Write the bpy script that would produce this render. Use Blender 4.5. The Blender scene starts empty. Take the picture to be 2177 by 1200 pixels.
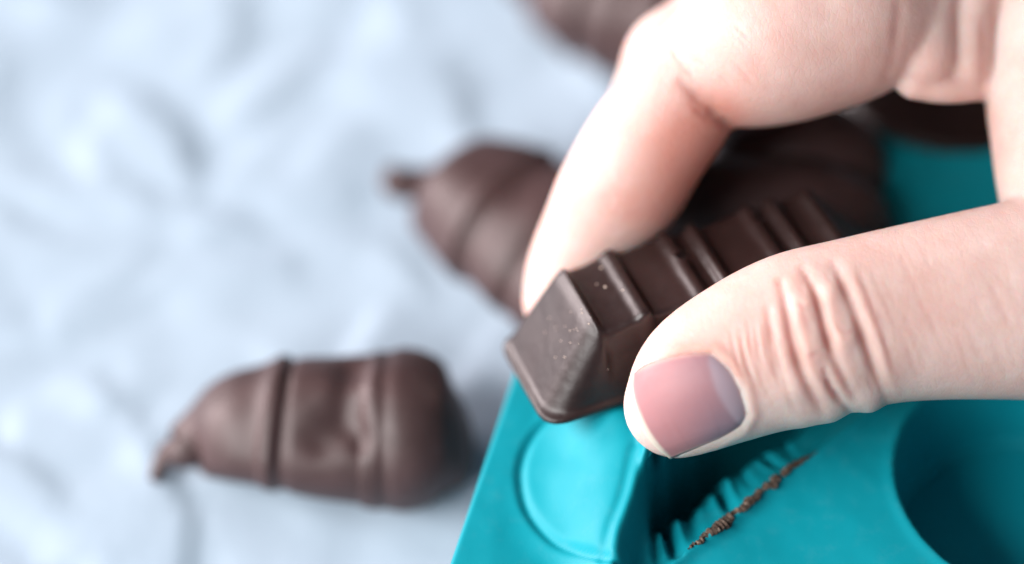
import bpy, bmesh, math, random
import numpy as np
from mathutils import Vector
random.seed(4); rng = np.random.default_rng(7)
sc = bpy.context.scene
# ------------------------------------------------------------------ camera, world, light
# lengths below are centimetres; the scene itself is in metres (x 0.01)
D = 35.0; PPC = 175.6; PITCH = math.radians(50); HF = 4.0
SN, CS = math.sin(PITCH), math.cos(PITCH)
AX = np.array([1, 0, 0.]); AY = np.array([0, SN, CS]); AZ = np.array([0, -CS, SN]); F0 = np.array([0, 0, HF])
def v2w(p):                                   # view-aligned cm -> world cm
    p = np.asarray(p, float)
    return F0 + p[..., 0:1]*AX + p[..., 1:2]*AY + p[..., 2:3]*AZ
cam = bpy.data.cameras.new('camera'); co = bpy.data.objects.new('camera', cam); sc.collection.objects.link(co)
co.location = Vector((F0 + D*AZ)*0.01); co.rotation_euler = (math.pi/2 - PITCH, 0, 0)
cam.sensor_width = 36; cam.lens = 36*D/(2177/PPC); cam.clip_start = 0.01; cam.clip_end = 50
cam.dof.use_dof = True; cam.dof.focus_distance = (D - 0.22)*0.01; cam.dof.aperture_fstop = 4.0
sc.camera = co
w = bpy.data.worlds.new('World'); sc.world = w; w.use_nodes = True
bg = w.node_tree.nodes['Background']; bg.inputs[0].default_value = (0.62, 0.80, 1.0, 1); bg.inputs[1].default_value = 0.12
def area(name, loc, target, size, power, col):
    l = bpy.data.lights.new(name, 'AREA'); l.shape = 'RECTANGLE'; l.size, l.size_y = size; l.energy = power; l.color = col
    o = bpy.data.objects.new(name, l); sc.collection.objects.link(o); o.location = loc
    o.rotation_euler = (Vector(target) - Vector(loc)).to_track_quat('-Z', 'Y').to_euler(); return o
area('window_light', (-1.36, -0.70, 1.10), (0.0, 0, 0.04), (2.0, 0.95), 66, (1.0, 0.985, 0.975))
area('side_sheen_light', (-1.15, 0.55, 0.30), (0.0, 0, 0.05), (0.8, 0.55), 21, (1.0, 0.87, 0.87))  # added lamp, not a window: pinkish sheen for the bar's end face
sc.cycles.diffuse_bounces = 3
sc.view_settings.view_transform = 'Standard'; sc.view_settings.look = 'None'
sc.view_settings.exposure = 0.37; sc.view_settings.gamma = 1.0
sc.render.engine = 'CYCLES'

# ------------------------------------------------------------------ helpers
def V(px, py, Z=0.0):                          # photo pixel at depth Z (towards the camera) -> view cm
    s = (D - Z)/D/PPC
    return np.array([(px - 1088.5)*s, (600 - py)*s, Z])
def to_px(p):
    s = PPC*D/(D - p[:, 2])
    return np.stack([1088.5 + p[:, 0]*s, 600 - p[:, 1]*s], 1)
def on_plane(px, py, z):                       # photo pixel -> world cm point on the level plane at height z
    a = F0 + D*AZ; b = v2w(V(px, py, 0)); d = b - a
    return a + d*((z - a[2])/d[2])
def obj(name, verts, faces, mat, parent=None, smooth=True, scale=0.01):
    me = bpy.data.meshes.new(name); me.from_pydata((np.asarray(verts)*scale).tolist(), [], faces.tolist() if hasattr(faces, 'tolist') else faces)
    if smooth: me.polygons.foreach_set('use_smooth', np.ones(len(me.polygons), bool))
    me.materials.append(mat); me.update()
    o = bpy.data.objects.new(name, me); sc.collection.objects.link(o)
    if parent: o.parent = parent
    return o
def tag(o, label, cat, group=None):
    o['label'] = label; o['category'] = cat
    if group: o['group'] = group
    return o
def empty(name, loc=(0, 0, 0)):
    o = bpy.data.objects.new(name, None); o.empty_display_size = 0.01; o.location = loc; sc.collection.objects.link(o); return o
def attr(o, name, vals):
    a = o.data.attributes.new(name, 'FLOAT', 'POINT'); a.data.foreach_set('value', np.asarray(vals, np.float32))
def sstep(a, b, x):
    t = np.clip((x - a)/(b - a), 0, 1); return t*t*(3 - 2*t)
def smin(a, b, k):
    h = np.maximum(k - np.abs(a - b), 0)/k; return np.minimum(a, b) - h*h*k*0.25
def smax(a, b, k): return -smin(-a, -b, k)
def surface_nets(f, o, h):
    ins = f < 0
    C = [(i, j, k) for i in (0, 1) for j in (0, 1) for k in (0, 1)]
    n = np.array(f.shape) - 1
    sl = lambda c: tuple(slice(c[d], c[d] + n[d]) for d in range(3))
    cnt = sum(ins[sl(c)].astype(np.uint8) for c in C)
    act = np.argwhere((cnt > 0) & (cnt < 8)); N = len(act)
    idx = -np.ones(n, np.int64); idx[tuple(act.T)] = np.arange(N)
    acc = np.zeros((N, 3)); num = np.zeros(N)
    for c in C:
        for ax in range(3):
            if c[ax]: continue
            d = list(c); d[ax] = 1
            fa = f[tuple((act + c).T)]; fb = f[tuple((act + d).T)]
            m = (fa < 0) != (fb < 0)
            t = np.where(m, fa/np.where(m, fa - fb, 1), 0)
            p = np.tile(np.array(c, float), (N, 1)); p[:, ax] = t
            acc[m] += p[m]; num[m] += 1
    v = np.array(o) + (act + acc/num[:, None])*h
    quads = []
    for ax in range(3):
        a1, a2 = (ax + 1) % 3, (ax + 2) % 3
        lo = [slice(None)]*3; hi = [slice(None)]*3; lo[ax] = slice(0, -1); hi[ax] = slice(1, None)
        A = ins[tuple(lo)]; B = ins[tuple(hi)]
        e = np.argwhere(A != B)
        e = e[(e[:, a1] > 0) & (e[:, a2] > 0) & (e[:, a1] < n[a1]) & (e[:, a2] < n[a2])]
        out = A[tuple(e.T)]
        def cell(d1, d2):
            q = e.copy(); q[:, a1] -= d1; q[:, a2] -= d2; return idx[tuple(q.T)]
        q = np.stack([cell(1, 1), cell(0, 1), cell(0, 0), cell(1, 0)], 1)
        q[~out] = q[~out][:, ::-1]
        quads.append(q)
    return v, np.concatenate(quads)
def catmull(P, n):
    P = np.asarray(P, float); P = np.vstack([2*P[0] - P[1], P, 2*P[-1] - P[-2]]); out = []
    for i in range(1, len(P) - 2):
        for t in np.arange(n)/n:
            a, b, c, d = P[i-1:i+3]
            out.append(0.5*(2*b + (c - a)*t + (2*a - 5*b + 4*c - d)*t*t + (3*b - a - 3*c + d)*t**3))
    out.append(P[-2]); return np.array(out)
def poly_dist(q, pl):                          # distance from points to a polyline, and the parameter along it
    best = np.full(len(q), 1e9); par = np.zeros(len(q)); m = len(pl) - 1
    for i in range(m):
        a, b = pl[i], pl[i+1]; ab = b - a
        t = np.clip(((q - a) @ ab)/(ab @ ab), 0, 1); d = np.linalg.norm(q - a - t[:, None]*ab, axis=1)
        k = d < best; best[k] = d[k]; par[k] = ((i + t)/m)[k]
    return best, par
def inside(q, pl):
    r = np.zeros(len(q), bool); n = len(pl)
    for i in range(n):
        (x1, y1), (x2, y2) = pl[i], pl[(i+1) % n]
        c = ((y1 > q[:, 1]) != (y2 > q[:, 1])) & (q[:, 0] < (x2 - x1)*(q[:, 1] - y1)/((y2 - y1) + 1e-12) + x1)
        r ^= c
    return r

# ------------------------------------------------------------------ materials
class NT:
    def __init__(s, name):
        s.m = bpy.data.materials.new(name); s.m.use_nodes = True; s.t = s.m.node_tree; s.b = s.t.nodes['Principled BSDF']
        s.tc = s.n('ShaderNodeTexCoord')
    def n(s, ty, **kw):
        x = s.t.nodes.new(ty)
        for k, v in kw.items(): setattr(x, k, v)
        return x
    def l(s, a, b): s.t.links.new(a, b)
    def noise(s, scale, detail=3, rough=0.55):
        x = s.n('ShaderNodeTexNoise'); x.inputs['Scale'].default_value = scale; x.inputs['Detail'].default_value = detail; x.inputs['Roughness'].default_value = rough
        s.l(s.tc.outputs['Object'], x.inputs['Vector']); return x.outputs['Fac']
    def ramp(s, fac, stops):
        x = s.n('ShaderNodeValToRGB'); s.l(fac, x.inputs[0]); e = x.color_ramp.elements
        while len(e) < len(stops): e.new(0.5)
        for i, (p, c) in enumerate(stops): e[i].position = p; e[i].color = (*c, 1) if len(c) == 3 else c
        return x.outputs[0]
    def mix(s, fac, a, b, blend='MIX'):
        x = s.n('ShaderNodeMix', data_type='RGBA', blend_type=blend)
        if isinstance(fac, float): x.inputs[0].default_value = fac
        else: s.l(fac, x.inputs[0])
        for k, c in ((6, a), (7, b)):
            if isinstance(c, tuple): x.inputs[k].default_value = (*c, 1)
            else: s.l(c, x.inputs[k])
        return x.outputs[2]
    def at(s, name):
        x = s.n('ShaderNodeAttribute'); x.attribute_name = name; return x.outputs['Fac']
    def bump(s, h, strength, dist, prev=None):
        x = s.n('ShaderNodeBump'); x.inputs['Strength'].default_value = strength; x.inputs['Distance'].default_value = dist
        s.l(h, x.inputs['Height'])
        if prev: s.l(prev, x.inputs['Normal'])
        return x.outputs[0]
    def set(s, **kw):
        for k, v in kw.items():
            i = s.b.inputs[k.replace('_', ' ')]
            if hasattr(v, 'links'): s.l(v, i)
            else: i.default_value = (*v, 1) if isinstance(v, tuple) and len(v) == 3 and i.type == 'RGBA' else v
        return s

def mat_choc(name, dark, light, rough, speck=0.0):
    t = NT(name)
    c = t.mix(t.ramp(t.noise(160, 4), [(0.35, (0, 0, 0)), (0.7, (1, 1, 1))]), dark, light)
    r = t.n('ShaderNodeMapRange'); t.l(t.noise(420, 3), r.inputs[0]); r.inputs[3].default_value = rough - 0.05; r.inputs[4].default_value = rough + 0.07
    nb = t.bump(t.noise(900, 4), 0.12, 0.0004)
    nb = t.bump(t.noise(190, 2), 0.15, 0.001, nb)
    t.set(Base_Color=c, Roughness=r.outputs[0], Normal=nb, IOR=1.5); return t.m
M_bar = mat_choc('dark_chocolate', (0.015, 0.0058, 0.0050), (0.022, 0.0088, 0.0078), 0.40)
M_piece = mat_choc('cocoa_coating', (0.046, 0.022, 0.021), (0.066, 0.034, 0.0335), 0.52)
t = NT('crumb_dust'); t.set(Base_Color=(0.75, 0.58, 0.48), Roughness=0.8); M_crumb = t.m

t = NT('turquoise_silicone')
c = t.mix(t.noise(60, 3), (0.001, 0.25, 0.31), (0.002, 0.28, 0.345))
dust = t.ramp(t.noise(340, 6, .7), [(0.52, (0, 0, 0)), (0.80, (1, 1, 1))]); dm = t.n('ShaderNodeMath', operation='MULTIPLY'); t.l(dust, dm.inputs[0]); dm.inputs[1].default_value = 0.07
c = t.mix(dm.outputs[0], c, (0.22, 0.42, 0.45))
rr = t.n('ShaderNodeMapRange'); t.l(t.noise(120, 5, .65), rr.inputs[0]); rr.inputs[3].default_value = 0.42; rr.inputs[4].default_value = 0.68
nb = t.bump(t.noise(2600, 3), 0.06, 0.0002); nb = t.bump(t.noise(90, 2), 0.25, 0.002, nb)
t.set(Base_Color=c, Roughness=rr.outputs[0], Normal=nb, IOR=1.42, Specular_IOR_Level=0.3); M_sil = t.m

t = NT('chocolate_crust')
c = t.ramp(t.noise(1800, 5), [(0.3, (0.035, 0.016, 0.010)), (0.55, (0.10, 0.06, 0.042)), (0.72, (0.32, 0.24, 0.19))])
t.set(Base_Color=c, Roughness=0.75, Normal=t.bump(t.noise(2500, 4), 0.8, 0.0006)); M_crust = t.m

t = NT('crinkled_white_paper')
c = t.mix(t.noise(30, 3), (0.375, 0.465, 0.56), (0.42, 0.51, 0.60))
t.set(Base_Color=c, Roughness=0.6, Normal=t.bump(t.noise(500, 4), 0.15, 0.0004)); M_paper = t.m

t = NT('skin')
base = t.mix(t.ramp(t.noise(260, 4), [(0.3, (0, 0, 0)), (0.7, (1, 1, 1))]), (0.625, 0.43, 0.385), (0.67, 0.505, 0.46))
mo = t.n('ShaderNodeMath', operation='MULTIPLY'); t.l(t.ramp(t.noise(95, 4, .6), [(0.42, (0, 0, 0)), (0.72, (1, 1, 1))]), mo.inputs[0]); mo.inputs[1].default_value = 0.42
base = t.mix(mo.outputs[0], base, (0.56, 0.30, 0.255))
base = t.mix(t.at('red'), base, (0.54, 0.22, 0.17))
base = t.mix(t.at('mauve'), base, (0.42, 0.30, 0.32))
vor = t.n('ShaderNodeTexVoronoi'); vor.inputs['Scale'].default_value = 1700; t.l(t.tc.outputs['Object'], vor.inputs['Vector'])
vor.feature = 'DISTANCE_TO_EDGE'; vor.inputs['Scale'].default_value = 950
mp_ = t.n('ShaderNodeMapping'); mp_.inputs['Scale'].default_value = (1.6, 0.75, 0.75); mp_.inputs['Rotation'].default_value = (0, 0, 0.3)
t.l(t.tc.outputs['Object'], mp_.inputs['Vector']); nz = t.n('ShaderNodeTexNoise'); nz.inputs['Scale'].default_value = 500; t.l(mp_.outputs[0], nz.inputs['Vector'])
wv_ = t.mix(0.0012, mp_.outputs[0], nz.outputs['Color'], 'ADD'); t.l(wv_, vor.inputs['Vector'])
lines = t.ramp(vor.outputs['Distance'], [(0.0, (0, 0, 0)), (0.12, (1, 1, 1))])
nb = t.bump(lines, 0.16, 0.00012)
nb = t.bump(t.noise(1500, 4), 0.22, 0.00015, nb)
nb = t.bump(t.noise(300, 3), 0.18, 0.0005, nb)
t.set(Base_Color=base, Roughness=0.47, Normal=nb, Specular_IOR_Level=0.38, Subsurface_Weight=0.8, Subsurface_Radius=(1.0, 0.28, 0.16), Subsurface_Scale=0.0045, IOR=1.4)
M_skin = t.m
t = NT('nail_plate')
base = t.mix(t.at('side'), (0.36, 0.165, 0.175), (0.215, 0.14, 0.17))
base = t.mix(t.at('lunula'), base, (0.325, 0.26, 0.30))
base = t.mix(t.at('free'), base, (0.62, 0.53, 0.45))
base = t.mix(t.at('edge'), base, (0.60, 0.37, 0.32))
t.set(Base_Color=base, Roughness=0.48, Specular_IOR_Level=0.35, Subsurface_Weight=0.3, Subsurface_Radius=(1.0, 0.4, 0.3), Subsurface_Scale=0.0015, IOR=1.45,
      Normal=t.bump(t.noise(500, 2), 0.08, 0.0003)); M_nail = t.m

# ------------------------------------------------------------------ paper on the table
def facets(P, spacing, amp, tilt, seed):
    r = np.random.default_rng(seed); lo = P.min(0) - 3; hi = P.max(0) + 3
    k = int((hi - lo).prod()/spacing**2); s = lo + r.random((k, 2))*(hi - lo)
    h = r.normal(0, amp, k); g = r.normal(0, tilt, (k, 2)); best = np.full(len(P), -1e9)
    for i in range(k):
        d = P - s[i]; q = (d**2).sum(1)
        m = q < (spacing*3.2)**2
        val = h[i] + (d[m] @ g[i]) - 0.9*tilt*np.sqrt(q[m] + 0.02)*1.6
        best[m] = np.maximum(best[m], val)
    return np.where(best < -1e8, 0, best)
gx = np.arange(-22, 22.01, 0.16); gy = np.arange(-18, 34.01, 0.16)
GX, GY = np.meshgrid(gx, gy, indexing='ij'); P = np.stack([GX.ravel(), GY.ravel()], 1)
wq = P + 0.25*np.stack([np.sin(P[:, 1]*1.1 + 1), np.sin(P[:, 0]*0.9)], 1)
hz = 0.07*facets(wq, 2.2, 0.02, 0.08, 1) + 0.32*facets(wq, 0.9, 0.012, 0.075, 2) + 1.05*facets(wq[:, ::-1]*1.03, 0.5, 0.008, 0.08, 3)
hz = hz - np.percentile(hz, 55); hz = 0.07*np.tanh(hz/0.07)
nx, ny = len(gx), len(gy); I = np.arange(nx*ny).reshape(nx, ny)
fc = np.stack([I[:-1, :-1], I[1:, :-1], I[1:, 1:], I[:-1, 1:]], -1).reshape(-1, 4)
pap = obj('paper_sheet', np.column_stack([P, hz]), fc, M_paper)
md = pap.modifiers.new('s', 'SMOOTH'); md.iterations = 1; md.factor = 0.5
tag(pap, 'crumpled bluish white paper sheet spread under everything', 'paper')

# ------------------------------------------------------------------ moulded chocolates on the paper
def loft(pts, nseg=48, n=7, flat=0.86):
    """pts: rows of world x, y (cm), radius; the body lies on the paper. returns rings (k, nseg, 3) and the row parameter"""
    C = catmull(np.array(pts), n); C[:, -1] = np.maximum(C[:, -1], 0.03)
    T = np.gradient(C[:, :2], axis=0); T /= np.linalg.norm(T, axis=1)[:, None] + 1e-9
    for _ in range(3): T[1:-1] = (T[:-2] + 2*T[1:-1] + T[2:])/4
    S = np.column_stack([T[:, 1], -T[:, 0]])
    a = np.linspace(0, 2*np.pi, nseg, endpoint=False)
    ca = np.cos(a); sa = np.sin(a)
    R = C[:, 2][:, None]
    lump = 1 + 0.03*np.sin(3*a + C[:, :1]*1.7) + 0.02*np.sin(5*a + 2.1*C[:, 1:2])
    rr = R*lump
    xy = C[:, None, :2] + S[:, None, :]*(rr*ca)[..., None]
    z = rr*flat*sa + np.minimum(R*flat, 0.78) + C[:, 3][:, None]
    return np.concatenate([xy, z[..., None]], -1), np.arange(len(C))/n
def choc_piece(name, pts, splits, label, dents=(), group='moulded chocolates laid out on the crumpled paper'):
    P3, par = loft(pts); k, m, _ = P3.shape
    V3 = P3.reshape(-1, 3).copy()
    for (c, rad, dep) in dents:
        d = np.linalg.norm(V3 - np.array(c), axis=1); V3[:, 2] -= dep*np.exp(-(d/rad)**2)
    root = empty(name, tuple(np.array([*P3.mean((0, 1))[:2], 0])*0.01))
    names = ['tip'] + ['segment']*(len(splits) - 1) + ['rounded_end']
    edges = [0] + [int(np.argmin(abs(par - s))) for s in splits] + [k - 1]
    for i, nm in enumerate(names):
        a, b = edges[i], edges[i+1]
        vs = V3.reshape(k, m, 3)[a:b+1].reshape(-1, 3); r = b - a + 1
        J = np.arange(r*m).reshape(r, m); J2 = np.roll(J, -1, 1)
        f = np.stack([J[:-1], J2[:-1], J2[1:], J[1:]], -1).reshape(-1, 4).tolist()
        if i == 0: f.append(J[0][::-1].tolist())
        if i == len(names) - 1: f.append(J[-1].tolist())
        o = obj(nm, vs - np.array(root.location)*100, f, M_piece, root)
    return tag(root, label, 'chocolate', group)
def row(px, py, r, lift=0.0, zz=0.8):
    p = on_plane(px, py, zz); s = np.linalg.norm(p - (F0 + D*AZ))/D/PPC
    return (p[0], p[1], r*s, lift)
p1 = [row(326, 1012, 12, .05, .2), row(338, 980, 17, .12, .3), row(358, 945, 27, .22, .5), row(380, 922, 42, .2), row(402, 908, 66, .05), row(440, 902, 100), row(490, 900, 122), row(545, 902, 134), row(568, 903, 142), row(580, 904, 150), row(594, 905, 153),
      row(606, 906, 148), row(618, 907, 144), row(640, 908, 153), row(700, 911, 160), row(757, 911, 166), row(776, 911, 168), row(792, 912, 176), row(806, 912, 177), row(822, 912, 175), row(850, 912, 182), row(882, 911, 179), row(912, 910, 168), row(940, 909, 150), row(965, 908, 125), row(986, 906, 94), row(1001, 905, 58), row(1009, 905, 16)]
def dent(px, py, rad, dep):
    p = on_plane(px, py, 1.5); return ((p[0], p[1], 1.5), rad, dep)
choc_piece('shell_chocolate', p1, [4.4, 12, 17], 'ridged shell-shaped dark chocolate lying nearest, left of the turquoise mould, hooked tip at left', [dent(752, 810, .22, .26), dent(735, 880, .26, .3), dent(700, 850, .16, -.10), dent(680, 930, .25, .14), dent(765, 930, .16, .16), dent(705, 980, .2, -.12)])
def along(a, b, prof, bend=0.0):
    a = np.array(a, float); b = np.array(b, float); d = b - a; nrm = np.array([-d[1], d[0]])
    return [row(*(a + d*t + nrm*bend*math.sin(math.pi*t)), r, li) for t, r, li in prof]
prof = [(0, 26, .35), (.05, 34, .3), (.10, 36, .25), (.13, 62, .1), (.19, 100, 0), (.28, 132, 0), (.36, 148, 0), (.40, 158, 0), (.43, 146, 0), (.47, 148, 0), (.53, 160, 0), (.60, 166, 0), (.64, 160, 0), (.68, 176, 0), (.78, 180, 0), (.9, 150, 0), (.97, 82, 0), (1, 20, 0)]
p2 = [row(838, 370, 22, .45, .5), row(842, 370, 36, .4), row(880, 368, 40, .35), row(903, 370, 44, .3), row(916, 375, 72, .1), row(940, 388, 112), row(980, 410, 142), row(1030, 440, 164), row(1056, 457, 172), row(1070, 466, 178), row(1084, 475, 166),
      row(1100, 484, 166), row(1130, 504, 176), row(1170, 530, 186), row(1200, 550, 176), row(1220, 564, 190), row(1270, 596, 192), row(1330, 634, 165), row(1372, 662, 100), row(1390, 674, 20)]
choc_piece('shell_chocolate', p2, [3, 9.3, 13], 'ridged shell-shaped dark chocolate half hidden behind the index finger, blunt square tip at left', [dent(1110, 430, .25, .12)])
choc_piece('shell_chocolate', along((1085, -70), (1530, 65), prof, 0.0), [2.6, 8.2, 12], 'blurred shell-shaped dark chocolate cut off by the top of the picture')

# ------------------------------------------------------------------ turquoise silicone mould
ZM = 1.86
def mp(px, py, w=0.0): return on_plane(px, py, ZM + w)[:2]
ctl = [(1200, 960, .22), (1260, 950, .48), (1320, 935, .70), (1352, 965, .68), (1335, 1050, .58), (1308, 1130, .50), (1300, 1200, .42), (1290, 1320, .3),
       (1180, 1040, .16), (1230, 1040, .36), (1285, 1040, .52), (1215, 1120, .2), (1262, 1140, .38), (1250, 1000, .45), (1300, 870, .72), (1250, 905, .5), (1400, 890, .55), (1480, 850, .2),
       (1470, 1172, .03), (1540, 1122, .03), (1620, 1045, .03), (1680, 1000, .03), (1740, 968, .02), (1800, 930, 0), (1880, 880, 0), (1430, 1202, .02), (1380, 1260, .0), (1320, 1360, .0)]
zero = [(1085, 960), (1080, 1020), (1095, 1100), (1150, 1180), (1230, 1240), (1140, 900), (1050, 1100), (1000, 1200), (1100, 850), (1200, 820), (1100, 1250), (1200, 1330), (1500, 1200), (1600, 1120), (1700, 1040), (1800, 980), (1560, 1200),
        (1700, 1200), (1900, 900), (1900, 1100), (1650, 1300), (1400, 1350), (1800, 1400), (2000, 1300), (2200, 900), (2200, 1200), (2000, 700), (1700, 700), (1500, 700), (1300, 700), (1100, 700), (1900, 450), (1500, 400), (1300, 400), (2300, 400), (2300, 700), (1900, 200), (2300, 100), (1500, 100), (1000, 1400), (1200, 1500), (1600, 1500), (2200, 1500)]
cp = np.array([[*mp(a, b, c), c] for a, b, c in ctl] + [[*mp(a, b), 0] for a, b in zero])
def tps(r): return np.where(r > 1e-9, r*r*np.log(r + 1e-12), 0)
def rbf_fit(c):
    n = len(c); A = np.zeros((n + 3, n + 3)); r = np.linalg.norm(c[:, None, :2] - c[None, :, :2], axis=2)
    A[:n, :n] = tps(r) + np.eye(n)*0.03; A[:n, n] = 1; A[:n, n+1:] = c[:, :2]; A[n:, :n] = A[:n, n:].T
    return np.linalg.solve(A, np.r_[c[:, 2], 0, 0, 0])
wts = rbf_fit(cp)
def rbf(Q):
    out = wts[len(cp)] + Q @ wts[len(cp)+1:]
    for i in range(len(cp)): out = out + wts[i]*tps(np.linalg.norm(Q - cp[i, :2], axis=1))
    return out
eA, eB = mp(955, 1200), mp(1095, 785)
EP = np.array([mp(*q) for q in [(1118, 742), (1165, 700), (1300, 610), (1500, 480), (1700, 330), (1900, 190), (2150, 60), (2500, -60)]]); EP = catmull(EP, 8)
def edge_x(y):
    a = eA[0] + (eB[0] - eA[0])*(y - eA[1])/(eB[1] - eA[1])
    return np.where(y > EP[0, 1], np.interp(y, EP[:, 1], EP[:, 0]), a)
ys = np.concatenate([np.arange(-7.5, -4.2, 0.15), np.arange(-4.2, 0.8, 0.035), np.arange(0.8, 8.6, 0.08)]); us = np.concatenate([[0, .012, .03, .055], np.arange(0.085, 7.6, 0.035), np.arange(7.6, 10.5, 0.1)])
YY, UU = np.meshgrid(ys, us, indexing='ij'); XX = edge_x(YY) + UU
Q = np.stack([XX.ravel(), YY.ravel()], 1)
hw = rbf(Q)
gate = sstep(0.25, 0.6, UU.ravel())            # the flange border stays level
far = np.min(np.linalg.norm(Q[:, None, :] - cp[None, :len(ctl), :2], axis=2), axis=1)
hw *= gate*(1 - sstep(0.5, 1.2, far))
# the hollow that is left between the pushed-out part and the crusted rim
crestL = [(1335, 1360, 0), (1312, 1290, .25), (1304, 1200, .42), (1313, 1130, .5), (1343, 1050, .58), (1363, 962, .68), (1420, 890, .55), (1520, 810, .35), (1680, 720, .1)]
rimL = [(1395, 1245), (1430, 1204), (1470, 1172), (1540, 1122), (1590, 1075), (1620, 1045), (1680, 1000), (1740, 968), (1820, 905), (1880, 850), (1900, 790)]
cl = np.array([mp(*q) for q in crestL]); rl = np.array([mp(*q) for q in rimL])
d1, _ = poly_dist(Q, rl); d2, _ = poly_dist(Q, cl); pit = inside(Q, np.vstack([cl, rl[::-1]]))
pw = np.where(pit, -(1.55*sstep(.42, 1.15, d1) + 0.22*sstep(0, .5, d1))*sstep(0.03, .30, d2), 0)
hw = np.where(pit, hw*sstep(.5, 0, d2) + pw, hw) + 0.07*np.exp(-(d1/.10)**2)*sstep(.3, .8, d2)
# rim groove around the pushed-out cavity, moulded rib on its crest
G = np.array([mp(a, b) for a, b in catmull([(1185, 875), (1140, 920), (1115, 962), (1106, 1015), (1122, 1085), (1172, 1150), (1240, 1195), (1320, 1240)], 6)])
d, _ = poly_dist(Q, G); hw += -0.07*np.exp(-(d/0.05)**2)
Rb = np.array([mp(a, b, c) for a, b, c in catmull([(1362, 962, .68), (1342, 1050, .58), (1312, 1130, .5), (1300, 1200, .42), (1295, 1290, .3)], 6)])
d, _ = poly_dist(Q, Rb); hw += 0.03*np.exp(-(d/0.05)**2) - 0.02*np.exp(-((d - 0.12)/0.05)**2)
# pleats fanning across the wall below the crusted rim
PLEAT = [1.6, .5, 1.3, .35, .8, .4, 1.2]
for (a, b, dep, wd) in [((1385, 1040), (1436, 1186), .38, .07), ((1440, 1010), (1482, 1140), .30, .07), ((1500, 985), (1552, 1085), .34, .06), ((1545, 965), (1602, 1040), .28, .055), ((1580, 950), (1662, 1000), .25, .05), ((1640, 925), (1690, 975), .2, .05), ((1380, 1100), (1400, 1200), .22, .05)]:
    pa, pb = mp(*a, -.5), mp(*b, -.05)
    d, par = poly_dist(Q, np.array([pa, pb])); dep *= PLEAT.pop(0); hw += -dep*np.exp(-(d/wd)**2)*(1 - 0.85*par) + 0.6*dep*np.exp(-((d - 1.9*wd)/wd)**2)*(1 - par)
# slight wobble of soft silicone
hw += 0.012*np.sin(Q[:, 0]*2.1 + Q[:, 1])*gate
# round cavities
def cavity(c, R, depth):
    r = np.linalg.norm(Q - c, axis=1); return -depth*sstep(0, 0.14, R - r) + 0.02*np.exp(-((r - R - 0.05)/0.08)**2)
C1 = mp(2220, 1010); C2 = mp(2020, 122)
hw += cavity(C1, 1.85, 1.7) + cavity(C2, 1.8, 1.0)
r0 = np.minimum(UU.ravel(), 0.06); edge_drop = -0.06 + np.sqrt(np.maximum(0.0036 - (0.06 - r0)**2, 0))
Vm = np.column_stack([Q, ZM + hw + edge_drop])
n1, n2 = YY.shape; I = np.arange(n1*n2).reshape(n1, n2)
fm = np.stack([I[:-1, :-1], I[:-1, 1:], I[1:, 1:], I[1:, :-1]], -1).reshape(-1, 4)
mroot = empty('silicone_mould', (0.04, 0, ZM*0.01)); off = np.array([4, 0, ZM])
sheet = obj('mould_sheet', Vm - off, fm, M_sil, mroot)
so = sheet.modifiers.new('solid', 'SOLIDIFY'); so.thickness = 0.0013; so.offset = -1
tag(mroot, 'turquoise flexible silicone mould with one cavity pushed inside out under the bar', 'mould')
# crusty chocolate left along the cavity rim
def mould_h(p):
    i = np.argmin(((Q - p)**2).sum(1)); return Vm[i, 2]
rim = catmull([(1462, 1178), (1500, 1150), (1545, 1115), (1590, 1078), (1625, 1045), (1655, 1022), (1690, 997), (1738, 970)], 22)
bm_v, bm_f = [], []
nr = 10; rg = np.random.default_rng(12)
def smooth_noise(n, k): 
    a = rg.normal(0, 1, n + 2*k); return np.convolve(a, np.hanning(2*k + 1)/np.sqrt((np.hanning(2*k + 1)**2).sum()), 'valid')
nA, nB, nC = smooth_noise(len(rim), 14), smooth_noise(len(rim), 3), smooth_noise(len(rim), 5)
rp = np.array([mp(a, b, .03) for a, b in rim]); rt = np.gradient(rp, axis=0); rt /= np.linalg.norm(rt, axis=1)[:, None]
for i in range(len(rim)):
    s = i/(len(rim) - 1); sd = np.array([-rt[i, 1], rt[i, 0]])
    thick = (0.35 if .55 < s < .57 or .72 < s < .75 else 1)*np.clip(0.050 + 0.012*nA[i] + 0.003*nB[i], 0.040, .08)*min(1, 8*s + .1, 6*(1 - s) + .1)
    p = rp[i] + sd*(0.012*nC[i] + .01); z0 = mould_h(p) + 0.008
    for k in range(nr):
        an = 2*math.pi*k/nr; q = thick*(1 + rg.normal(0, 0.05))
        bm_v.append([*(p + sd*(q*1.1*math.cos(an))), z0 + q*0.55*math.sin(an)])
    if i:
        for k in range(nr): bm_f.append([(i-1)*nr + k, (i-1)*nr + (k+1) % nr, i*nr + (k+1) % nr, i*nr + k])
cr = obj('chocolate_crust', np.array(bm_v) - off, bm_f, M_crust, mroot); cr['label'] = 'thin jagged brown chocolate crust along the cavity rim'
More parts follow.
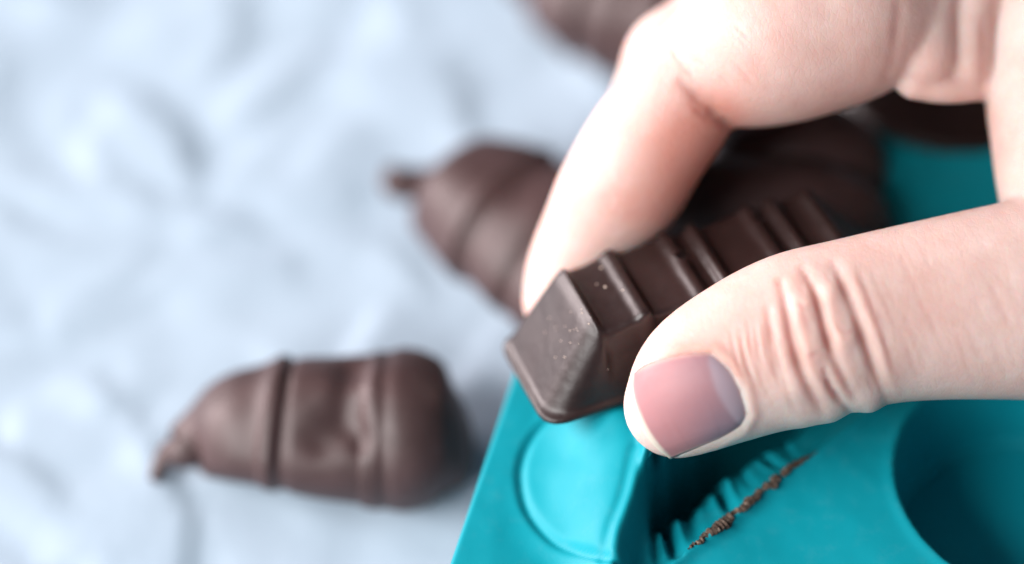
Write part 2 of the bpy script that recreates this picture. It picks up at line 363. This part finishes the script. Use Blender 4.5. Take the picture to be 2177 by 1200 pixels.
# chocolate still sitting in the far round cavity
def disc(name, c, R, z, label):
    n, m = 14, 56; vs = [[*c, z]]; fs = []
    for i in range(1, n + 1):
        q = R*i/n; hh = z - 0.05*(i/n)**4 - (0.35 if i == n else 0)
        for k in range(m):
            a = 2*math.pi*k/m; vs.append([c[0] + q*math.cos(a), c[1] + q*math.sin(a), hh + 0.02*math.sin(3*a + i*.5)*(i < n)])
    for k in range(m): fs.append([0, 1 + k, 1 + (k+1) % m])
    for i in range(n - 1):
        for k in range(m): fs.append([1 + i*m + k, 1 + (i+1)*m + k, 1 + (i+1)*m + (k+1) % m, 1 + i*m + (k+1) % m])
    o = obj(name, np.array(vs) - np.array([*c, z]), fs, M_bar); o.location = Vector((*c, z))*0.01
    return tag(o, label, 'chocolate')
disc('chocolate_disc', C2, 1.70, ZM - 0.12, 'dark chocolate still filling the far mould cavity, seen under the hand')

def in_mould(rows, label):
    q = [row(a, b, r, ZM - .55, 2.4) for a, b, r in rows]
    choc_piece('shell_chocolate', q, [1.4, 2.6, 3.7], label, (), 'chocolates under the hand, not yet lifted away')
in_mould([(1395, 345, 20), (1425, 355, 80), (1540, 385, 118), (1700, 430, 140), (1830, 470, 125), (1885, 492, 60), (1895, 496, 10)], 'dark chocolate in the hollow of the hand, just behind the held bar')
in_mould([(1500, 255, 20), (1530, 258, 80), (1640, 275, 120), (1760, 290, 120), (1850, 330, 88), (1895, 345, 40), (1900, 347, 10)], 'dark chocolate in the shadow below the index finger, behind the other one')

# ------------------------------------------------------------------ the ribbed bar
bt = np.array([.34, -.59, .73]); bt /= np.linalg.norm(bt)
ba = np.array([.935, .305, -.188]); ba -= bt*(ba @ bt); ba /= np.linalg.norm(ba)
bn = np.cross(bt, ba); bn = bn if bn[2] > 0 else -bn
BH, BW, BE, BDR, BL = 1.15, 1.35, 0.84, 0.19, 3.35
B0 = V(1185, 562, -0.85) + bt*BW/2 - bn*BH        # origin: start of the top edge, middle of the width, bottom
h = 0.026
xs = np.arange(-BE - .25, BL + BE + .25, h); ts = np.arange(-1.05, 1.05, h); ns = np.arange(-.12, BH + .12, h)
S_, T_, N_ = np.meshgrid(xs, ts, ns, indexing='ij')
ld = math.hypot(BH, BE); sd_ = math.hypot(BH, BDR)
ribs = np.array([0.0, 0.66, 1.41, 1.76, 2.52, 2.84, 3.35]); cut_at = [0.11, 0.78, 1.54, 1.88, 2.64, 2.97]
def valley(s):                                   # 0 on a rib's crest, 1 on a valley floor; each floor drops steeply and climbs slowly
    v = np.zeros_like(s)
    for a, b in zip(ribs[:-1], ribs[1:]):
        L = b - a; u = (s - a)
        v = np.where((u > 0) & (u < L), sstep(.025, .13, u)*sstep(0.02, .12 if L < .5 else .17, b - s)*(1 - (0.35*sstep(.25, L - .1, u) if L > .5 else 0)), v)
    return v
v1 = valley(xs)[:, None, None]
f = (np.abs(T_) - BW/2 - BDR*(1 - N_/BH) + .045*v1*sstep(.25, .6, N_/BH))*BH/sd_
endk = np.where(T_ > 0, .36, .18)
def smaxv(a, b, k): hh = np.maximum(k - np.abs(a - b), 0)/k; return np.maximum(a, b) + hh*hh*k*0.25
f = smaxv(f, (-S_ - BE*(1 - N_/BH))*BH/ld, endk)
f = smaxv(f, (S_ - BL - BE*(1 - N_/BH))*BH/ld, endk)
f = smaxv(f, (N_ - BH + .105*v1)*.8, np.where(S_ < .02, .13, .07))
grooves = cut_at
f = smax(f, -N_, .03)
rimf = smax(smax(np.abs(T_) - BW/2 - BDR - .025, np.maximum(-S_ - BE - .02, S_ - BL - BE - .02), .35), np.abs(N_ - .04) - .04, .03)
f = smin(f, rimf, .06)
for (s, tt, nn, r) in [(1.45, -.13, BH - .03, .08), (2.585, -.36, BH - .045, .07), (0.36, .18, BH - .08, .016)]:
    f = smax(f, -(np.sqrt((S_ - s)**2 + (T_ - tt)**2 + (N_ - nn)**2) - r), .02)
for (s, tt, nn, r) in [(1.45, -.13, BH - .006, .088), (2.585, -.36, BH - .02, .076)]:
    q = np.hypot(S_ - s, T_ - tt) - r; f = smin(f, np.hypot(q, N_ - nn) - .016, .02)
lv, lf = surface_nets(f, (xs[0], ts[0], ns[0]), h)
for _ in range(3):                               # relax the grid's stair-steps
    a = np.zeros_like(lv); c = np.zeros(len(lv))
    for i in range(4):
        for j in (1, 3): np.add.at(a, lf[:, i], lv[lf[:, (i + j) % 4]]); np.add.at(c, lf[:, i], 1)
    lv = lv*.5 + a/c[:, None]*.5
def bar2v(q): return B0 + q[:, :1]*ba + q[:, 1:2]*bt + q[:, 2:3]*bn
# hand the surface over piece by piece: end blocks and segments meet at the groove floors
cuts = np.array(grooves); fcs = lv[lf].mean(1); pid = np.searchsorted(cuts, fcs[:, 0]); pid[fcs[:, 2] < 0.11] = 99
wv = v2w(bar2v(lv)); bc = v2w(bar2v(np.array([[BL/2, 0, 0]])))[0]
broot = empty('ribbed_chocolate_bar', Vector(bc*0.01))
tmp = obj('tmp', wv, lf, M_bar); nrm = np.zeros(len(wv)*3, np.float32); tmp.data.vertex_normals.foreach_get('vector', nrm); nrm = nrm.reshape(-1, 3); bpy.data.objects.remove(tmp)
for k in sorted(set(pid)):
    fk = lf[pid == k]; u, inv = np.unique(fk, return_inverse=True)
    nm = {0: 'end_block', 6: 'end_block', 99: 'base_rim'}.get(int(k), 'segment')
    o = obj(nm, wv[u] - bc, inv.reshape(-1, 4), M_bar, broot)
    o.data.normals_split_custom_set_from_vertices(nrm[u].tolist())
tag(broot, 'glossy dark chocolate bar with cross ribs pinched between thumb and index finger', 'chocolate bar')
# pale crumbs stuck to the end and the first ribs
tv, tf = [], []
def speck(q, r):
    base = len(tv); jj = [1 + random.gauss(0, .25) for _ in range(6)]
    for (d, s) in zip([(1, 0, 0), (-1, 0, 0), (0, 1, 0), (0, -1, 0), (0, 0, 1), (0, 0, -1)], jj): tv.append(np.array(q) + np.array(d)*r*s)
    for a in (0, 1):
        for b in (2, 3):
            for c in (4, 5):
                tf.append([base + a, base + b, base + c])
endf = lv[(lv[:, 0] < .05) & (lv[:, 2] > .15)]
cs = [(-.30, .1, .5), (-.06, .22, .85), (-.12, .3, .75), (-.2, .1, .65)]
for c in cs:
    for _ in range(8 if c[2] > .8 else 4):
        q = np.array(c) + np.random.default_rng(random.randrange(9999)).normal(0, .17, 3)
        i = np.argmin(((endf - q)**2).sum(1)); speck(endf[i], random.uniform(.006, .015))
for (s, tt) in [(.42, -.1), (.5, -.45), (.33, -.2), (.6, .1)]:
    m = np.argmin(((lv - np.array([s, tt, BH - .1]))**2).sum(1)); speck(lv[m], random.uniform(.008, .018))
cb = obj('crumbs', v2w(bar2v(np.array(tv))) - bc, tf, M_crumb, broot, smooth=False); cb['kind'] = 'stuff'

# ------------------------------------------------------------------ the hand
hv = 0.055
lo = np.array([-0.2, -3.0, -6.2]); hi = np.array([11.5, 6.6, 1.7])
ax_ = [np.arange(lo[i], hi[i], hv) for i in range(3)]
Fh = np.full([len(a) for a in ax_], 9.0, np.float32)
def chain(rows, k, zs=1.0, n=5):
    """rows: photo pixel x, y, depth, radius in photo pixels"""
    P = np.array([[*V(a, b, z), r/PPC*(D - z)/D] for a, b, z, r in rows]); C = catmull(P, n) if len(P) > 2 else P
    mg = C[:, 3].max() + k + 0.25
    sl = [slice(*np.clip(np.searchsorted(ax_[i], [C[:, i].min() - mg, C[:, i].max() + mg]), 0, len(ax_[i]))) for i in range(3)]
    x = ax_[0][sl[0]][:, None, None]; y = ax_[1][sl[1]][None, :, None]; z = ax_[2][sl[2]][None, None, :]
    best = None
    for a, b in zip(C[:-1], C[1:]):
        ab = b[:3] - a[:3]; L = ab @ ab
        t = np.clip(((x - a[0])*ab[0] + (y - a[1])*ab[1] + (z - a[2])*ab[2])/L, 0, 1)
        r = a[3] + (b[3] - a[3])*t
        dd = np.sqrt((x - a[0] - t*ab[0])**2 + (y - a[1] - t*ab[1])**2 + ((z - a[2] - t*ab[2])/zs)**2) - r
        best = dd if best is None else np.minimum(best, dd)
    if zs < 1: best = best*(0.5 + 0.5*zs)
    sub = Fh[tuple(sl)]; Fh[tuple(sl)] = smin(sub, best, k) if k > 0 else np.minimum(sub, best)
# thumb
chain([(1437, 862, .12, 112), (1500, 806, .14, 151), (1600, 756, .15, 172), (1700, 718, .15, 184), (1800, 690, .1, 181), (1920, 668, .0, 187), (2060, 650, -.1, 200), (2250, 630, -.3, 225), (2480, 600, -.9, 280)], 0.1, zs=0.84)
# index: proximal, middle and end phalanx kept apart by small blends so that creases form
chain([(2080, -150, -2.2, 180), (1950, -60, -1.7, 176), (1820, 22, -1.05, 186), (1720, 58, -.95, 190), (1640, 80, -.95, 188), (1580, 108, -1.0, 164), (1520, 132, -1.05, 128)], 0.12)
chain([(1500, 132, -1.08, 118), (1440, 220, -1.15, 128), (1378, 305, -1.3, 133), (1325, 395, -1.45, 132), (1292, 440, -1.5, 116)], 0.035)
chain([(1292, 430, -1.5, 114), (1255, 510, -1.65, 112), (1222, 580, -1.75, 104), (1195, 640, -1.8, 84)], 0.10)
# middle, ring and little finger curl behind
chain([(2080, -170, -2.9, 190), (1800, -40, -2.6, 175), (1600, 60, -2.4, 150), (1452, 140, -2.25, 128)], 0.1)
chain([(1452, 140, -2.25, 126), (1395, 270, -2.6, 116), (1340, 360, -2.8, 105), (1310, 420, -2.9, 90)], 0.08)
chain([(2150, -120, -4.0, 180), (1850, -20, -3.7, 150), (1640, 60, -3.4, 125), (1520, 150, -3.5, 108), (1450, 250, -3.5, 95)], 0.08)
chain([(2280, -160, -5.0, 150), (2000, -80, -4.7, 125), (1820, -10, -4.5, 105), (1700, 70, -4.4, 95)], 0.08)
# web folds and the ball of the thumb
chain([(1985, -90, -.95, 92), (1964, 20, -.82, 76), (1962, 118, -.80, 74)], 0.03)
chain([(2075, -90, -1.0, 90), (2056, 30, -.92, 62), (2050, 138, -.95, 62)], 0.03)
chain([(1946, 168, -.82, 46), (2010, 182, -.86, 40), (2085, 176, -1.0, 40)], 0.03)
chain([(2250, -60, -1.5, 190), (2272, 120, -1.3, 186), (2300, 260, -1.0, 196), (2345, 420, -.7, 215), (2450, 560, -.8, 260)], 0.10)
# palm and wrist, out of the frame
chain([(2200, -150, -2.0, 260), (2480, 60, -2.6, 330), (2620, 300, -2.4, 370), (2760, 420, -2.4, 330)], 0.4)
chain([(2300, -120, -4.2, 230), (2560, 120, -4.0, 300), (2740, 380, -3.0, 300), (2800, 430, -2.8, 280)], 0.4)
Fh[0] = Fh[-1] = 1; Fh[:, 0] = Fh[:, -1] = 1; Fh[:, :, 0] = Fh[:, :, -1] = 1
sv, sf = surface_nets(Fh.astype(float), lo, hv)
tmp = obj('tmp', sv, sf, M_skin, scale=1.0)
m1 = tmp.modifiers.new('s', 'SMOOTH'); m1.iterations = 3; m1.factor = 0.5
m2 = tmp.modifiers.new('d', 'SUBSURF'); m2.levels = m2.render_levels = 1
dg = bpy.context.evaluated_depsgraph_get(); em = bpy.data.meshes.new_from_object(tmp.evaluated_get(dg))
nv = len(em.vertices); hvx = np.zeros(nv*3, np.float32); em.vertices.foreach_get('co', hvx); hvx = hvx.reshape(-1, 3).astype(float)
hn = np.zeros(nv*3, np.float32); em.vertex_normals.foreach_get('vector', hn); hn = hn.reshape(-1, 3).astype(float)
hf = np.zeros(len(em.polygons)*4, np.int32); em.polygons.foreach_get('vertices', hf); hf = hf.reshape(-1, 4)
bpy.data.objects.remove(tmp)
px = to_px(hvx); disp = np.zeros(nv); red = np.zeros(nv); mauve = np.zeros(nv)
thumb = (hvx[:, 2] > -0.75) & (px[:, 0] > 1300) & (px[:, 1] > 420); facing = np.clip(hn[:, 2]*2.2 + 0.25, 0, 1)
def crease(pts, dep, wd, where, lip=0.3, redness=0.22, taper=True, fold=0.0):
    pl = catmull(pts, 6) if len(pts) > 2 else np.array(pts, float)
    sel = np.where(where)[0]; q = px[sel]
    lo_, hi_ = pl.min(0) - max(wd*6, 60), pl.max(0) + max(wd*6, 60)
    m = ((q > lo_) & (q < hi_)).all(1); sel = sel[m]
    if not len(sel): return
    d, t = poly_dist(px[sel], pl)
    e = np.clip(4*t*(1 - t), 0, 1)**.8*(1 + .25*np.sin(t*9 + pts[0][0]) + .15*np.sin(t*23 + pts[0][1])) if taper else 1.0
    disp[sel] += (-dep*np.exp(-(d/wd)**2) + lip*dep*np.exp(-((d - 2.3*wd)/(1.3*wd))**2))*e*facing[sel]
    red[sel] += redness*np.exp(-(d/(wd*1.5))**2)*e
    if fold:
        side = np.sign(px[sel][:, 0] - np.interp(px[sel][:, 1], pl[:, 1], pl[:, 0]))
        disp[sel] += fold*np.exp(-((d*side - 26)/17)**2)*np.clip(e*1.3, 0, 1)*np.clip(facing[sel] + .2, 0, 1)
T = thumb
crease([(1655, 585), (1668, 640), (1690, 742), (1717, 817), (1757, 890)], .050, 9, T, lip=.1, redness=.35, fold=.019)
crease([(1700, 560), (1735, 625), (1757, 705), (1778, 770), (1822, 856)], .060, 9, T, lip=.1, redness=.42, fold=.015)
crease([(1750, 778), (1768, 826), (1812, 880)], .045, 7, T, lip=.1, redness=.25, fold=.006)
crease([(1768, 550), (1809, 637), (1838, 717), (1859, 783), (1893, 872)], .055, 10, T, lip=.1, redness=.32, fold=.015)
crease([(1632, 640), (1638, 700), (1652, 780), (1695, 880)], .022, 8, T, lip=.1, redness=.2, fold=.008)
crease([(1822, 570), (1850, 640), (1880, 720), (1905, 800)], .014, 7, T, redness=.12)
crease([(1690, 640), (1712, 655), (1740, 650)], .010, 4, T, redness=.08); crease([(1715, 760), (1742, 752), (1770, 765)], .012, 4, T, redness=.08); crease([(1780, 690), (1800, 705), (1826, 700)], .010, 4, T, redness=.08)
for k in range(9):
    x0 = 1555 + k*11 + random.uniform(-4, 4)
    crease([(x0, 690 + random.uniform(-25, 25)), (x0 + 12, 760), (x0 + 38, 830 + random.uniform(-15, 30))], random.uniform(.006, .012), 3.6, T, redness=.06)
for k in range(26):
    x0 = random.uniform(1880, 2150); y0 = random.uniform(520, 760); L = random.uniform(40, 110)
    crease([(x0, y0), (x0 + L*.18, y0 + L*.5), (x0 + L*.42, y0 + L)], random.uniform(.0015, .004), 5, T, redness=.03)
for k in range(34):
    x0 = random.uniform(1640, 1880); y0 = random.uniform(560, 780); L = random.uniform(30, 80)
    crease([(x0, y0), (x0 + L*.16, y0 + L*.5), (x0 + L*.4, y0 + L)], random.uniform(.002, .006), 3.6, T, redness=.03)
# soft lobes along the lower edge where the knuckle skin bunches up
for (cx, cy, r, a) in [(1775, 905, 34, .075), (1850, 868, 32, .085), (1715, 905, 34, .03), (1715, 640, 26, .03), (1770, 620, 24, .035), (1800, 720, 26, .03), (1728, 730, 26, .03), (1685, 830, 30, .03)]:
    disp += a*np.exp(-(((px - [cx, cy])**2).sum(1))/r**2)*thumb*np.clip(facing + .3, 0, 1)
IX = (hvx[:, 2] > -2.2) & ~thumb
crease([(1440, 165), (1490, 216), (1530, 254), (1562, 276)], .050, 11, IX, lip=.05, redness=.25)
crease([(1462, 215), (1500, 250), (1535, 275)], .015, 8, IX, lip=.05, redness=.15)
crease([(1262, 405), (1312, 436), (1368, 470)], .006, 18, IX, lip=0, redness=.15)
crease([(1420, 90), (1450, 135), (1480, 165)], .012, 5, IX, redness=.1); crease([(1440, 80), (1475, 120), (1510, 150)], .010, 5, IX, redness=.1)
for k in range(16):
    x0 = random.uniform(1400, 1560); y0 = random.uniform(30, 180); L = random.uniform(25, 60)
    crease([(x0, y0), (x0 + L*.5, y0 + L*.35), (x0 + L, y0 + L*.85)], random.uniform(.004, .008), 4, IX, redness=.05)
crease([(1915, -20), (1908, 60), (1898, 130), (1882, 180)], .02, 12, IX, lip=0, redness=.2)
crease([(2085, 20), (2094, 90), (2090, 180), (2088, 260)], .02, 12, IX, lip=0, redness=.25)
# nail bed
NL = np.array([(1345, 800), (1343, 830), (1350, 870), (1368, 915), (1395, 950), (1425, 974), (1470, 956), (1530, 931), (1574, 906), (1588, 880), (1576, 830), (1551, 785), (1514, 753), (1470, 753), (1420, 762), (1375, 778)], float)
tsel = np.where(thumb & (px[:, 0] < 1660))[0]
dn, _ = poly_dist(px[tsel], np.vstack([NL, NL[:1]])); ins_ = inside(px[tsel], NL); fr = np.clip(hn[tsel, 2]*3, 0, 1)
sgn = np.where(ins_, -dn, dn)
wall = sstep(1385, 1450, px[tsel, 0])          # no fold of skin over the free edge
disp[tsel] += (-0.028*sstep(3, -5, sgn) + 0.030*np.exp(-((sgn - 14)/12)**2)*wall)*fr
red[tsel] += 0.40*np.exp(-((sgn - 6)/14)**2)*wall*fr*(px[tsel, 1] < 800)
# natural pinkness; reddish shade is also painted on the index finger's inner side
for (cx, cy, z, r, a) in [(1480, 720, .8, 110, .20), (1500, 340, -.5, 105, .75), (1400, 300, -.3, 90, .3), (1540, 240, -.3, 70, .45), (1330, 440, -.9, 60, .25), (1460, 260, -.3, 90, .20), (1690, 180, 0, 150, .12), (1420, 450, -.6, 90, .45), (1850, 100, 0, 90, .12), (2110, 330, -.3, 90, .18), (1980, 150, -.5, 70, .15), (1400, 760, .8, 60, .15), (1930, 740, 1, 120, .06)]:
    red += a*np.exp(-(((px - [cx, cy])**2).sum(1))/r**2)*(hvx[:, 2] > z - 1.3)
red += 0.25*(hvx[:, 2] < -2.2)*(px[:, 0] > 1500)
hvx2 = hvx + hn*disp[:, None]
wh = v2w(hvx2); hc = v2w(V(1900, 600, -1.5))
hand = obj('hand', wh - hc, hf, M_skin); hand.location = Vector(hc*0.01)
attr(hand, 'red', np.clip(red, 0, .85)); attr(hand, 'mauve', np.clip(mauve, 0, 1))
tag(hand, 'bare fair-skinned hand pinching the ribbed chocolate bar between thumb and curled index finger', 'hand')
# thumb nail: a thin curved plate laid on the bed, traced on the undisplaced skin
from mathutils.bvhtree import BVHTree
bvh = BVHTree.FromPolygons((hvx[:, :3]).tolist(), hf.tolist())
def skin_z(a, b):
    o = V(a, b, 3.0); dr = V(a, b, 0.0) - o; dr /= np.linalg.norm(dr)
    hit = bvh.ray_cast(Vector(o), Vector(dr)); return None if hit[0] is None else np.array(hit[0])
nu, nw = 40, 40
def curve(pts, n): return np.array([catmull(pts, 20)[int(round(i*(len(pts)-1)*20/(n-1)))] for i in range(n)])
c_free = curve(NL[0:6], nw); c_cut = curve([NL[12], NL[11], NL[10], NL[9], NL[8]], nw)
c_top = curve([NL[0], NL[15], NL[14], NL[13], NL[12]], nu); c_bot = curve([NL[5], NL[6], NL[7], NL[8]], nu)
NP = np.zeros((nu, nw, 3)); lun = np.zeros((nu, nw)); fre = np.zeros((nu, nw)); sid = np.zeros((nu, nw))
for i in range(nu):
    for j in range(nw):
        u = i/(nu-1); v = j/(nw-1)
        q = (1-u)*c_free[j] + u*c_cut[j] + (1-v)*c_top[i] + v*c_bot[i] - ((1-u)*(1-v)*c_free[0] + u*(1-v)*c_cut[0] + (1-u)*v*c_free[-1] + u*v*c_cut[-1])
        ctr = np.array([1470, 840.]); p = None; s = 1.0
        while p is None and s > .6:
            qq = ctr + (q - ctr)*s; p = skin_z(*qq)
            if p is not None and s < 1: p = V(*q, p[2] - 0.12*(1 - s)*10)
            s -= 0.02
        NP[i, j] = p
        lun[i, j] = sstep(0.17, 0.09, math.hypot((1 - u)*.75, max(0, abs(v - .52) - .30)*.5) - 0.02) if abs(v - .5) < .46 else 0
        lun[i, j] = .75*sstep(.27, .20, (1 - u) + .55*(v - .45)**2*1.6)
        fre[i, j] = sstep(.07, .03, u + .012*math.sin(7*v)) ; sid[i, j] = min(1, .85*sstep(.35, 1, v)*sstep(.2, .7, u) + .55*sstep(.3, .95, u))
for _ in range(25):
    A = NP[:, :, 2].copy(); A[1:-1, 1:-1] = (A[:-2, 1:-1] + A[2:, 1:-1] + A[1:-1, :-2] + A[1:-1, 2:])/4; NP[:, :, 2] = A
uu = np.linspace(0, 1, nu)[:, None]; vv = np.linspace(0, 1, nw)[None, :]
NP[:, :, 2] += -0.002 - 0.045*uu**14 + 0.03*np.sin(np.pi*vv)**.5*np.clip(1 - uu**8, 0, 1) - 0.03*np.abs(2*vv - 1)**16*(uu > .12)
I = np.arange(nu*nw).reshape(nu, nw); nfc = np.stack([I[:-1, :-1], I[1:, :-1], I[1:, 1:], I[:-1, 1:]], -1).reshape(-1, 4)
nail = obj('thumb_nail', v2w(NP.reshape(-1, 3)) - hc, nfc, M_nail, hand)
attr(nail, 'lunula', lun.ravel()); attr(nail, 'free', fre.ravel()); attr(nail, 'side', sid.ravel())
edg = np.maximum(np.maximum(sstep(.07, 0, vv), sstep(.94, 1, vv))*sstep(.05, .2, uu), sstep(.95, 1, uu))*.8; attr(nail, 'edge', (edg + 0*fre).ravel())
so = nail.modifiers.new('solid', 'SOLIDIFY'); so.thickness = 0.0004; so.offset = 0

# dry cuticle skin along the root of the nail
cu = catmull([V(*q, 0)[:2] for q in [(1500, 752), (1516, 754), (1551, 785), (1577, 830), (1588, 880), (1575, 905)]], 8)
cv, cf = [], []
rgc = np.random.default_rng(5)
for i, q in enumerate(cu):
    pz = skin_z(1088.5 + q[0]*PPC, 600 - q[1]*PPC); r = 0.008*(1 + .5*rgc.normal())*min(1, .3 + i/6, .3 + (len(cu) - 1 - i)/6); r = max(r, .003)
    for k in range(6):
        a = k*math.pi/3; cv.append(pz + np.array([r*1.3*math.cos(a) + rgc.normal()*.003, 0.3*r*math.cos(a), -0.002 + r*.8*math.sin(a)]))
    if i:
        for k in range(6): cf.append([(i-1)*6 + k, (i-1)*6 + (k+1) % 6, i*6 + (k+1) % 6, i*6 + k])
t = NT('dry_skin'); t.set(Base_Color=(0.60, 0.46, 0.42), Roughness=0.6, Subsurface_Weight=0.4, Subsurface_Radius=(1.0, 0.3, 0.2), Subsurface_Scale=0.001)
obj('cuticle', v2w(np.array(cv)) - hc, cf, t.m, hand)
